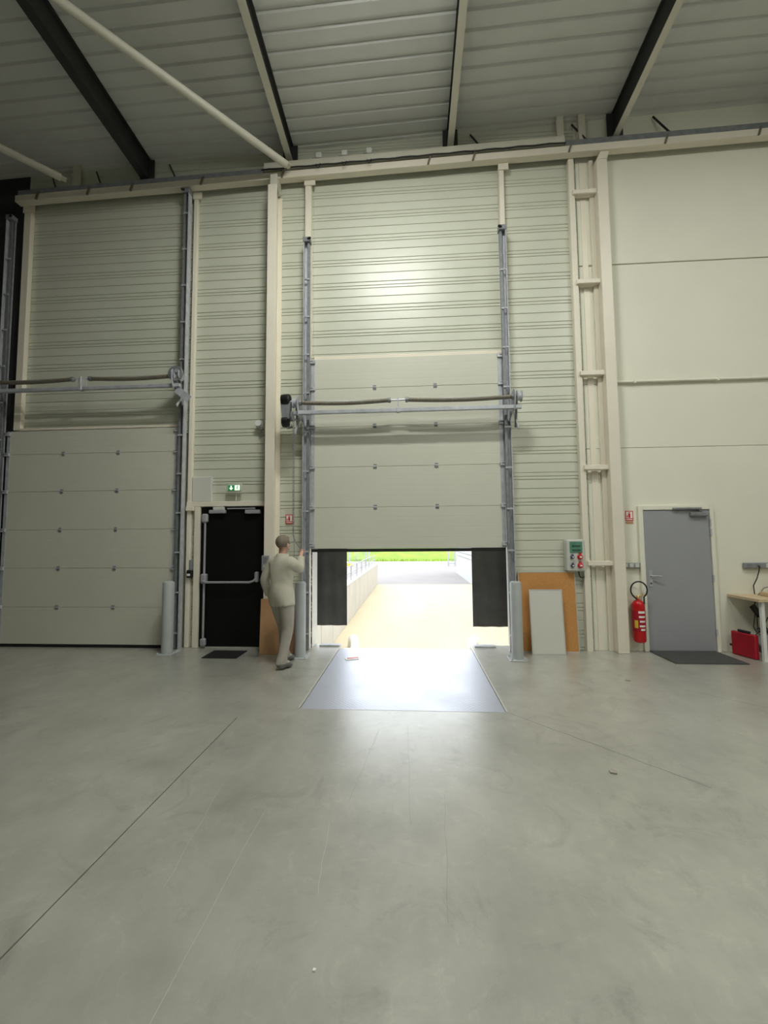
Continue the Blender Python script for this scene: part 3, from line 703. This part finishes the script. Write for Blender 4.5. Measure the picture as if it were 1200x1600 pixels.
MB().lathe([(.06, .15), (.078, .165), (.082, .19), (.082, .66), (.078, .70), (.055, .735), (.03, .75)], (EX, -.105, 0), 'Z', 24).build('cylinder', 'red', ext)
MB().lathe([(.083, .31), (.0835, .312), (.0835, .60), (.083, .602)], (EX, -.105, 0), 'Z', 24).build('label_band', 'crimson', ext)
for z, w0, w1 in ((.585, -.045, .05), (.52, -.04, .05), (.455, -.03, .05), (.39, -.035, .05), (.34, -.02, .045)):
    b = MB(); n = 8
    pts = [(EX+.0845*math.sin(a), -.105-.0845*math.cos(a)) for a in [ (w0+(w1-w0)*i/n)/.0845 for i in range(n+1)]]
    ht = .016 if z > .55 else .013
    va = [b.bm.verts.new((x, y, z-ht)) for x, y in pts]; vb = [b.bm.verts.new((x, y, z+ht)) for x, y in pts]
    for i in range(n): b.bm.faces.new((va[i], va[i+1], vb[i+1], vb[i]))
    b.build('label_print', 'sign_white', ext)
b = MB(); pts = [(EX+.0846*math.sin(a), -.105-.0846*math.cos(a)) for a in (-1.2, -1.0, -.8, -.62)]
va = [b.bm.verts.new((x, y, .36)) for x, y in pts]; vb = [b.bm.verts.new((x, y, .47)) for x, y in pts]
for i in range(3): b.bm.faces.new((va[i], va[i+1], vb[i+1], vb[i]))
b.build('label_mark', 'yellow', ext)
MB().lathe([(.022, .74), (.025, .76), (.025, .80), (.015, .815)], (EX, -.105, 0), 'Z', 14).build('valve', 'brass', ext)
MB().obox((EX+.05, -.11, .815), (.075, 0, .012), (0, .012, 0), (0, 0, .008), .003).build('handle', 'brass', ext)
MB().obox((EX-.03, -.12, .775), (.035, 0, -.02), (0, .01, 0), (.004, 0, .008)).build('trigger', 'red', ext)
hs = [(EX-.03, -.13, .76)] + [(EX+.005+.115*math.sin(a), -.13, .895-.115*math.cos(a)*1.05) for a in [R(-35-i*(290/18)) for i in range(19)]] + [(EX+.055, -.16, .70)]
MB().tube(hs, .0105, 8).build('hose', 'cable', ext)
B(EX-.03, EX+.03, -.03, -.001, .55, .70).build('wall_bracket', 'galv_dark', ext)

# ------------------------------------------------------------------ desk and what is under it
dk = thing('desk', (5.4, -.27, 0), 'pale wooden desk with white legs at the right edge', 'desk')
B(4.56, 6.2, -.56, -.005, .785, .825, bev=.004).build('desk_top', 'wood', dk)
for x, y in ((4.64, -.50), (6.1, -.50), (4.97, -.06), (6.1, -.06)):
    B(x-.022, x+.022, y-.022, y+.022, 0, .785, bev=.003).build('leg', 'plastic_white', dk)
B(4.99, 6.08, -.075, -.05, .70, .785).build('apron', 'plastic_white', dk)
tag(B(4.86, 5.2, -.42, -.2, .826, .885, bev=.006).build('storage_box', 'wood'), 'low pale wooden box on the desk at the right edge', 'box')
rb = thing('folder', (4.58, -.24, 0), 'red file case standing on the floor under the desk', 'case')
A0, A1 = Vector((4.51, -.10, 0)), Vector((4.575, -.44, 0))
dd = (A1-A0); nn = Vector((-dd.y, dd.x, 0)).normalized()
MB().obox((A0+A1)/2+Vector((0, 0, .165))+nn*.03, dd/2, nn*.03, Vector((0, 0, .16)), .01).build('case_body', 'crimson', rb)
MB().obox((A0+A1)/2+Vector((0, 0, .345))+nn*.03, dd/2*.5, nn*.015, Vector((0, 0, .015)), .005).build('handle', 'plastic_black', rb)
MB().obox(A0+Vector((0, 0, .12))+nn*.03-dd.normalized()*.02, dd.normalized()*.02, nn*.012, Vector((0, 0, .015))).build('latch', 'plastic_black', rb)
bgo = MB().ellip((4.86, -.30, .17), .15, .14, .17).build('cloth_bag', 'bag')
for v in bgo.data.vertices:
    v.co.x += .02*math.sin(v.co.z*31+v.co.y*17); v.co.y += .015*math.sin(v.co.z*23+v.co.x*29)
tag(bgo, 'rumpled grey bag on the floor behind the red case', 'bag')
sp_ = MB().tube([(4.73, -.29, .36), (4.79, -.33, .39), (4.88, -.40, .34), (4.98, -.42, .22), (5.0, -.44, .05)], [.03, .035, .03, .03, .02], 8).build('bag_strap', 'plastic_black', bgo, 'black strap')
ad = thing('power_adapter', (4.86, -.15, .55), 'black power adapter with cables hanging below the desk', 'adapter')
MB().obox((4.86, -.12, .60), (.03, 0, .02), (0, .022, 0), (-.05, 0, .075), .008).build('brick', 'plastic_black', ad)
for k in range(4):
    x = 4.84+.025*k
    MB().tube([(x+.05, -.10, .785), (x+.06*math.sin(k), -.11, .66), (x, -.12, .55), (x-.02+.03*k, -.11, .38), (x+.02*k, -.13, .30)], .006, 6).build('cable', 'cable', ad)
tag(MB().tube([(4.79, -.13, .02), (4.78, -.13, .12), (4.82, -.13, .26), (4.95, -.11, .38), (5.05, -.1, .55), (5.05, -.1, .785)], .006, 6).build('cable_loop', 'cable'), 'loose black cable under the desk by the wall', 'cable')

# ------------------------------------------------------------------ bollards
def bollard(x, y, r, ht, label):
    t = thing('bollard', (x, y, 0), label, 'bollard', 'grey steel bollards')
    MB().lathe([(r, .012), (r, ht-.03), (r*.93, ht-.012), (r*.7, ht), (r*.2, ht+.004)], (x, y, 0), 'Z', 24).build('tube', 'bollard', t)
    B(x-.125, x+.125, y-.125, y+.125, 0, .012, bev=.003).build('base_plate', 'bollard', t)
    for sx in (-1, 1):
        for sy in (-1, 1): MB().lathe([(.014, .012), (.014, .026), (.006, .034)], (x+.095*sx, y+.095*sy, 0), 'Z', 8).build('anchor_bolt', 'galv', t)
    return t
bollard(-1.60, -.50, .078, 1.06, 'grey bollard left of the open dock door beside the person')
bollard(1.43, -.50, .078, 1.06, 'grey bollard right of the open dock door before the brown board')
bollard(-3.62, -.40, .082, 1.06, 'grey bollard before the right end of the shut left door')

# ------------------------------------------------------------------ dock leveller
dl = thing('dock_leveller', ((PX0+PX1)/2, -1.1, -.05), 'steel tread plate dock leveller set in the floor', 'dock leveller')
B(PX0+.012, PX1-.012, PY0, -.02, -.05, -.004).build('deck_plate', 'tread', dl)
MB().extr([(-.018, -.05), (-.018, -.006), (PY1, -.02), (PY1, -.05)], PX0+.06, PX1-.06, 'X').build('lip', 'tread', dl)
B(PX0-.014, PX0+.006, PY0-.015, .22, -.06, .001).build('side_angle', 'alu', dl)
B(PX1-.006, PX1+.014, PY0-.015, .22, -.06, .001).build('side_angle', 'alu', dl)
B(PX0-.014, PX1+.014, PY0-.019, PY0-.006, -.06, .001).build('rear_angle', 'galv', dl)
B(PX0, PX1, PY0-.005, PY1, -.35, -.32).build('pit_floor', 'rubber', dl)
for x, lab in ((-1.30, 'left flat steel plate on the dock edge'), (1.10, 'right flat steel plate on the dock edge')):
    tag(B(x-.16, x+.16, .10, .22, .0005, .02, bev=.004).build('edge_plate', 'galv'), lab, 'plate')
pc = thing('paper_scrap', (-.84, -.56, -.004), 'red and white scrap of paper lying on the dock leveller', 'paper')
MB().obox((-.85, -.56, .001), (.085, .03, 0), (-.018, .045, 0), (0, 0, .003)).build('sheet', 'sign_white', pc)
MB().obox((-.84, -.535, .0055), (.075, .027, 0), (-.008, .02, 0), (0, 0, .001)).build('stripe', 'red_sign', pc)
tag(MB().extr([(1.37, -3.30), (1.41, -3.31), (1.425, -3.28), (1.405, -3.255), (1.375, -3.265)], .0005, .012, 'Z').build('leaf_scrap', 'trousers'), 'small dark dry scrap on the floor at the right', 'scrap')
tag(MB().extr([(-.400, -4.742), (-.389, -4.742), (-.387, -4.733), (-.398, -4.731)], .0005, .006, 'Z').build('paper_crumb', 'sign_white'), 'tiny white crumb on the floor near the viewer', 'crumb')
tag(MB().extr([(2.45, -1.34), (2.50, -1.345), (2.505, -1.31), (2.46, -1.30)], .0005, .012, 'Z').build('leaf_scrap', 'trousers'), 'tiny dark scrap on the floor before the grey door', 'scrap')

# ------------------------------------------------------------------ dock shelter and yard outside
YZ = -1.10
sh = thing('dock_shelter', (0, .6, YZ), 'black dock shelter curtains hanging outside the open door', 'dock shelter')
def curtain(x0, x1, z0, z1, y):
    b = MB(); n = 12
    fr = [(x0+(x1-x0)*i/n, y+.012*math.sin(i*1.3)) for i in range(n+1)]
    return b.extr(fr + [(x, yy+.006) for x, yy in reversed(fr)], z0, z1, 'Z')
curtain(-1.70, -1.115, .20, 3.3, .70).build('side_curtain', 'curtain', sh)
curtain(1.005, 1.62, .19, 3.3, .70).build('side_curtain', 'curtain', sh)
curtain(-1.70, 1.62, 2.35, 3.4, .72).build('head_curtain', 'curtain', sh)
for x in (-1.75, 1.62):
    B(x, x+.06, .31, .72, 0.1, 3.4).build('side_frame', 'galv', sh)
B(-1.75, 1.68, .31, .72, 3.4, 3.45).build('head_frame', 'galv', sh)
yd = B(-2.14, 3.70, .26, 19.44, YZ-.2, YZ).build('yard', 'yard'); struct(yd, 'cream concrete loading yard outside the dock')
dw = B(XL, XR, .251, .30, YZ-.2, -.301).build('dock_wall', 'retaining'); struct(dw, 'concrete face of the loading dock')
ap = B(-30, 30, 19.44, 43.5, YZ-.2, YZ).build('road', 'asphalt'); struct(ap, 'pale asphalt road beyond the yard')
ub = B(-30, -2.42, .31, 19.4, YZ-.2, .02).build('upper_ground', 'asphalt'); struct(ub, 'raised ground left of the yard')
kb = MB(); kb.box(-30, 30, 43.5, 43.8, YZ-.2, YZ+.12, .02); struct(kb.build('kerb', 'kerb'), 'pale kerb between road and grass')
gb = MB(); prof = [(43.8, YZ-.2), (43.8, YZ+.10), (46, YZ+.14), (48, YZ+.3), (60, YZ+2.6), (90, YZ+3.4), (90, YZ-.2)]
gb.extr(prof, -60, 60, 'X'); gr = gb.build('grass_bank', 'grass'); struct(gr, 'bright green grass bank beyond the road')
def grass_blades():
    b = MB()
    for i in range(9000):
        x = random.uniform(-16, 14); y = random.uniform(44.2, 56); z = YZ+.1 + (0 if y < 48 else (y-48)*.19)
        hgt = random.uniform(.12, .34); a = random.uniform(0, math.pi); dx, dy = .03*math.cos(a), .03*math.sin(a); lx, ly = random.uniform(-.1, .1), random.uniform(-.1, .1)
        v = [b.bm.verts.new(p) for p in ((x-dx, y-dy, z), (x+dx, y+dy, z), (x+lx, y+ly, z+hgt))]; b.bm.faces.new(v)
    return b
g = grass_blades().build('grass_blades', 'grass'); tag(g, 'bright grass blades growing on the bank', 'grass', kind='stuff')
# retaining wall of upright panels with railing
rw = thing('retaining_wall', (-2.28, 9.8, YZ), 'white concrete retaining wall of upright panels left of the yard', 'wall')
B(-2.42, -2.16, .31, 19.4, YZ, .10).build('wall_core', 'retaining', rw)
pn = None; ny = 13; pw = (19.40-.34)/ny
for i in range(ny):
    y0 = .34+pw*i
    if pn is None: pn = B(-2.16, -2.12, y0+.022, y0+pw-.022, YZ, .13, bev=.008).build('wall_panel', 'retaining', rw)
    else:
        share(pn, 'wall_panel', rw, (0, pw*i, 0))
B(-2.44, -2.11, .31, 19.41, .13, .17, bev=.006).build('coping', 'retaining', rw)
rl = thing('railing', (-2.28, 9.8, .17), 'grey metal railing on top of the retaining wall', 'railing')
for z in (.52, .82, 1.12): pass
for z in (.45, .70): MB().tube([(-2.26, .5, z), (-2.26, 19.2, z)], .02, 8).build('rail', 'rail', rl)
ps = None
for i in range(12):
    y = .9+i*1.62
    if ps is None: ps = B(-2.285, -2.235, y-.02, y+.02, .17, .72, bev=.004).build('post', 'rail', rl); y00 = y
    else: share(ps, 'post', rl, (0, y-y00, 0))
# gates
def gate(x0, x1, y, label):
    t = thing('gate', ((x0+x1)/2, y, YZ), label, 'gate', 'grey yard gates')
    for x in (x0, x1): B(x-.07, x+.07, y-.07, y+.07, YZ, YZ+2.2, bev=.01).build('post', 'rail', t)
    for z in (YZ+.25, YZ+2.0): B(x0+.07, x1-.07, y-.03, y+.03, z-.04, z+.04).build('rail', 'rail', t)
    n = max(3, int((x1-x0)/.16))
    for i in range(1, n):
        x = x0+(x1-x0)*i/n; B(x-.018, x+.018, y-.012, y+.012, YZ+.29, YZ+1.96).build('bar', 'rail', t)
gate(-6.9, -5.0, 39.2, 'grey barred gate at the left end of the road')
gate(3.75, 4.45, 37.0, 'narrow grey barred gate before the white building')
B_ = B(-4.72, -4.56, 38.6, 38.8, YZ, YZ+2.4, bev=.01).build('gate_post', 'rail'); tag(B_, 'tall grey post right of the left gate', 'post')
# yellow flowering shrub by the gate
def shrub(c, r, n):
    b = MB()
    for i in range(n):
        th, ph = random.uniform(0, 2*math.pi), random.uniform(0, math.pi*.55); q = r*random.uniform(.6, 1)
        p = Vector(c)+Vector((q*1.6*math.sin(ph)*math.cos(th), q*math.sin(ph)*math.sin(th), q*.8*math.cos(ph)))
        a = Vector((random.uniform(-1, 1), random.uniform(-1, 1), random.uniform(-1, 1))).normalized()*.09; d = a.orthogonal().normalized()*.06
        v = [b.bm.verts.new(p+x) for x in (-a, d, a, -d)]; b.bm.faces.new(v)
    return b
tag(shrub((-6.3, 33.0, YZ+.1), .55, 700).build('flowering_shrub', 'yellow'), 'low yellow shrub near the left gate', 'shrub')
# white building on the right
wbld = thing('white_building', (6, 18, YZ), 'white clad building right of the yard', 'building')
B(3.62, 9, 5.0, 28, YZ, .35).build('plinth', 'white_clad', wbld)
z = .36; sl = None
while z < 6:
    if sl is None: sl = MB().extr([(3.66, z), (3.60, z+.03), (3.60, z+.25), (3.66, z+.28), (9, z+.28), (9, z)], 5.0, 28, 'Y').build('cladding_strip', 'white_clad', wbld); z00 = z
    else: share(sl, 'cladding_strip', wbld, (0, 0, z-z00))
    z += .29
# wheel guides
def wheel_guide(sgn, label):
    x = 1.30*sgn
    t = thing('wheel_guide', (x, 2.0, YZ), label, 'wheel guide', 'wheel guides in the yard')
    pts = [(x, .75, YZ+.30), (x, 2.8, YZ+.30), (x+.02*sgn, 3.15, YZ+.30), (x+.08*sgn, 3.6, YZ+.31), (x+.18*sgn, 4.05, YZ+.30), (x+.26*sgn, 4.35, YZ+.22), (x+.29*sgn, 4.45, YZ)]
    MB().tube(pts, .10, 16).build('guide_tube', 'guide', t)
    for y in (1.2, 2.6): B(x-.06, x+.06, y-.06, y+.06, YZ, YZ+.22).build('foot', 'guide', t)
wheel_guide(-1, 'white bent wheel guide tube at the left of the yard')
wheel_guide(1, 'white bent wheel guide tube at the right of the yard')

# ------------------------------------------------------------------ ceiling lamps (out of frame, they light the hall)
def lamp(x, y, lx, ly, label, m='lamp', drop=.22):
    z = deck_z(x, y)-.30-drop
    t = thing('ceiling_lamp', (x, y, z), label, 'lamp', 'long lamps under the roof')
    B(x-lx/2, x+lx/2, y-ly/2, y+ly/2, z+.015, z+.09, bev=.012).build('housing', 'plastic_white', t)
    B(x-lx/2+.02, x+lx/2-.02, y-ly/2+.02, y+ly/2-.02, z, z+.015).build('diffuser', m, t)
    for sx in (-1, 1): MB().tube([(x+sx*lx*.4, y, z+.09), (x+sx*lx*.4, y, deck_z(x, y)+.02)], .006, 6).build('hanger', 'galv', t)
lamp(-.30, -3.35, 1.6, .32, 'long ceiling lamp hanging before the dock door')
lamp(5.4, -4.7, 1.6, .32, 'long ceiling lamp hanging at the right of the hall', 'lamp_side')
lamp(3.2, -9.2, 1.6, .32, 'long ceiling lamp hanging behind the viewpoint', 'lamp_side')
lamp(7.2, -11.5, 1.6, .32, 'long ceiling lamp hanging far behind at the right', 'lamp_side')

# ------------------------------------------------------------------ person
def skin_mesh(name, verts, edges, radii, m, parent=None, root=0, sub=2):
    me = bpy.data.meshes.new(name); me.from_pydata(verts, edges, []); me.update()
    o = bpy.data.objects.new(name, me); COL.objects.link(o)
    md = o.modifiers.new('skin', 'SKIN'); md.use_smooth_shade = True
    for i, r in enumerate(radii):
        sv = me.skin_vertices[0].data[i]; sv.radius = r if isinstance(r, tuple) else (r, r); sv.use_root = (i == root)
    sb = o.modifiers.new('sub', 'SUBSURF'); sb.levels = sub; sb.render_levels = sub
    dg = bpy.context.evaluated_depsgraph_get(); ev = o.evaluated_get(dg); nm = bpy.data.meshes.new_from_object(ev)
    o.modifiers.clear(); o.data = nm; bpy.data.meshes.remove(me)
    nm.materials.clear(); nm.materials.append(M[m]); nm.shade_smooth(); nm.name = name
    o.parent = parent; return o
def person():
    # local frame: facing +X (towards the track), right side at -Y (towards the viewer); origin between the feet
    base = Vector((-1.73, -.95, 0)); TURN = Matrix.Rotation(R(62), 3, 'Z')
    V = {}; E_ = []; RAD = {}; order = []
    def add(k, p, r, link=None):
        V[k] = p; RAD[k] = r; order.append(k)
        if link: E_.append((link, k))
    add('pelvis', (0, 0, .92), (.125, .10)); add('waist', (.0, 0, 1.08), (.12, .095), 'pelvis'); add('chest', (.01, 0, 1.28), (.135, .11), 'waist'); add('neckb', (.0, 0, 1.43), (.065, .065), 'chest')
    add('neck', (.02, 0, 1.50), (.05, .05), 'neckb'); add('skull', (.035, 0, 1.585), (.085, .075), 'neck'); add('crown', (.03, 0, 1.67), (.075, .07), 'skull')
    for s, sd in (('r', -1), ('l', 1)):
        add('sh'+s, (.0, sd*.175, 1.375), .066, 'chest')
    # right arm raised forward to the hand chain
    add('elr', (.16, -.17, 1.26), .045, 'shr'); add('wrr', (.30, -.06, 1.44), .030, 'elr'); add('har', (.335, -.03, 1.49), (.028, .022), 'wrr')
    # left arm hanging at the side
    add('ell', (-.05, .275, 1.12), .045, 'shl'); add('wrl', (.05, .285, .90), .030, 'ell'); add('hal', (.07, .285, .83), (.03, .02), 'wrl')
    for s, sd, kx, fx in (('r', -1, -.02, -.10), ('l', 1, .10, .16)):
        add('hip'+s, (0, sd*.09, .86), .10, 'pelvis'); add('kn'+s, (kx+.04, sd*.095, .48), .065, 'hip'+s); add('an'+s, (fx, sd*.10, .085), .042, 'kn'+s)
        add('heel'+s, (fx-.045, sd*.10, .038), (.036, .036), 'an'+s); add('toe'+s, (fx+.17, sd*.11, .03), (.04, .028), 'an'+s)
    # fingers
    for h_, sd, up in (('har', -1, 1), ('hal', 1, -1)):
        hp_ = Vector(V[h_])
        for i in range(4):
            if up > 0: a = hp_+Vector((.02, .022-.015*i, .035)); c = hp_+Vector((.045, .02-.015*i, .03-.004*i))
            else: a = hp_+Vector((.035-.016*i, 0, -.05)); c = hp_+Vector((.045-.018*i, -.012, -.085+.004*abs(i-1)))
            add(h_+'f%da' % i, tuple(a), .0095, h_); add(h_+'f%db' % i, tuple(c), .008, h_+'f%da' % i)
        a = hp_+(Vector((.03, -.02, .005)) if up > 0 else Vector((.04, -.02, -.02))); add(h_+'t', tuple(a), .0105, h_)
        c = hp_+(Vector((.05, -.008, .02)) if up > 0 else Vector((.055, -.02, -.055))); add(h_+'t2', tuple(c), .009, h_+'t')
    idx = {k: i for i, k in enumerate(order)}
    P = lambda k: tuple(TURN @ Vector(V[k]))
    body = skin_mesh('person', [P(k) for k in order], [(idx[a], idx[b_]) for a, b_ in E_], [RAD[k] for k in order], 'skin', sub=3)
    body.location = base; ORG[body.as_pointer()] = base
    tag(body, 'person in pale clothes pulling the hand chain left of the dock door', 'person')
    INV = TURN.transposed()
    def garment(name, m, keep, off):
        """clothing: the body surface where keep() holds, pushed outwards"""
        bm = bmesh.new(); bm.from_mesh(body.data); bm.normal_update()
        nrm = {v: v.normal.copy() for v in bm.verts}
        bmesh.ops.delete(bm, geom=[f for f in bm.faces if not keep(INV @ f.calc_center_median())], context='FACES')
        seen, isl = set(), []
        for f0 in bm.faces:
            if f0 in seen: continue
            st, cur = [f0], []
            seen.add(f0)
            while st:
                f = st.pop(); cur.append(f)
                for e_ in f.edges:
                    for g_ in e_.link_faces:
                        if g_ not in seen: seen.add(g_); st.append(g_)
            isl.append(cur)
        isl.sort(key=len)
        bmesh.ops.delete(bm, geom=[f for i in isl[:-1] for f in i], context='FACES')
        for v in bm.verts: v.co += nrm[v]*off
        me = bpy.data.meshes.new(name); bm.to_mesh(me); bm.free(); me.materials.clear(); me.materials.append(M[m]); me.shade_smooth()
        o = bpy.data.objects.new(name, me); COL.objects.link(o); o.parent = body
        sd = o.modifiers.new('thickness', 'SOLIDIFY'); sd.thickness = .006; sd.offset = -1
        ORG[o.as_pointer()] = base; return o
    hr_, hl_ = Vector(V['har']), Vector(V['hal'])
    def arm_l(p): return p.y > .215 and p.z < 1.40
    def is_top(p):
        if arm_l(p): return p.z > .915
        if (p-hr_).length < .085 or (p.x > .22 and p.z > 1.425): return False
        return .80 < p.z < (1.475 if abs(p.y) < .08 else 1.6)
    garment('top', 'jacket', is_top, .022)
    garment('trousers', 'trousers', lambda p: .075 < p.z < 1.0 and not (p.y > .225 and p.z > .5), .014)
    garment('shoe', 'shoe', lambda p: p.z < .105 and p.y < 0, .010)
    garment('shoe', 'shoe', lambda p: p.z < .105 and p.y > 0, .010)
    body.location.z = -min(v.co.z for v in body.data.vertices) + .010
    # hair cap, ears, nose, eyes, mouth
    hr = MB().ellip((.015, 0, 1.635), .108, .092, .098, 18, 12)
    bmesh.ops.delete(hr.bm, geom=[v for v in hr.bm.verts if v.co.x > .075 and v.co.z < 1.67 or v.co.z < 1.555], context='VERTS')
    def loc_part(b, name, m):
        for v in b.bm.verts: v.co = TURN @ v.co + base
        return b.build(name, m, body)
    loc_part(hr, 'hair', 'hair')
    loc_part(MB().extr([(.11, 1.60), (.142, 1.575), (.11, 1.57)], -.013, .013, 'Y'), 'nose', 'skin')
    for sd in (-1, 1):
        loc_part(MB().ellip((.02, sd*.088, 1.585), .022, .010, .032, 10, 8), 'ear', 'skin')
        loc_part(MB().ellip((.108, sd*.032, 1.61), .005, .009, .005, 8, 6), 'eye', 'shoe')
    loc_part(MB().ellip((.112, 0, 1.535), .008, .025, .006, 8, 6), 'mouth', 'crimson')
    return body
person()
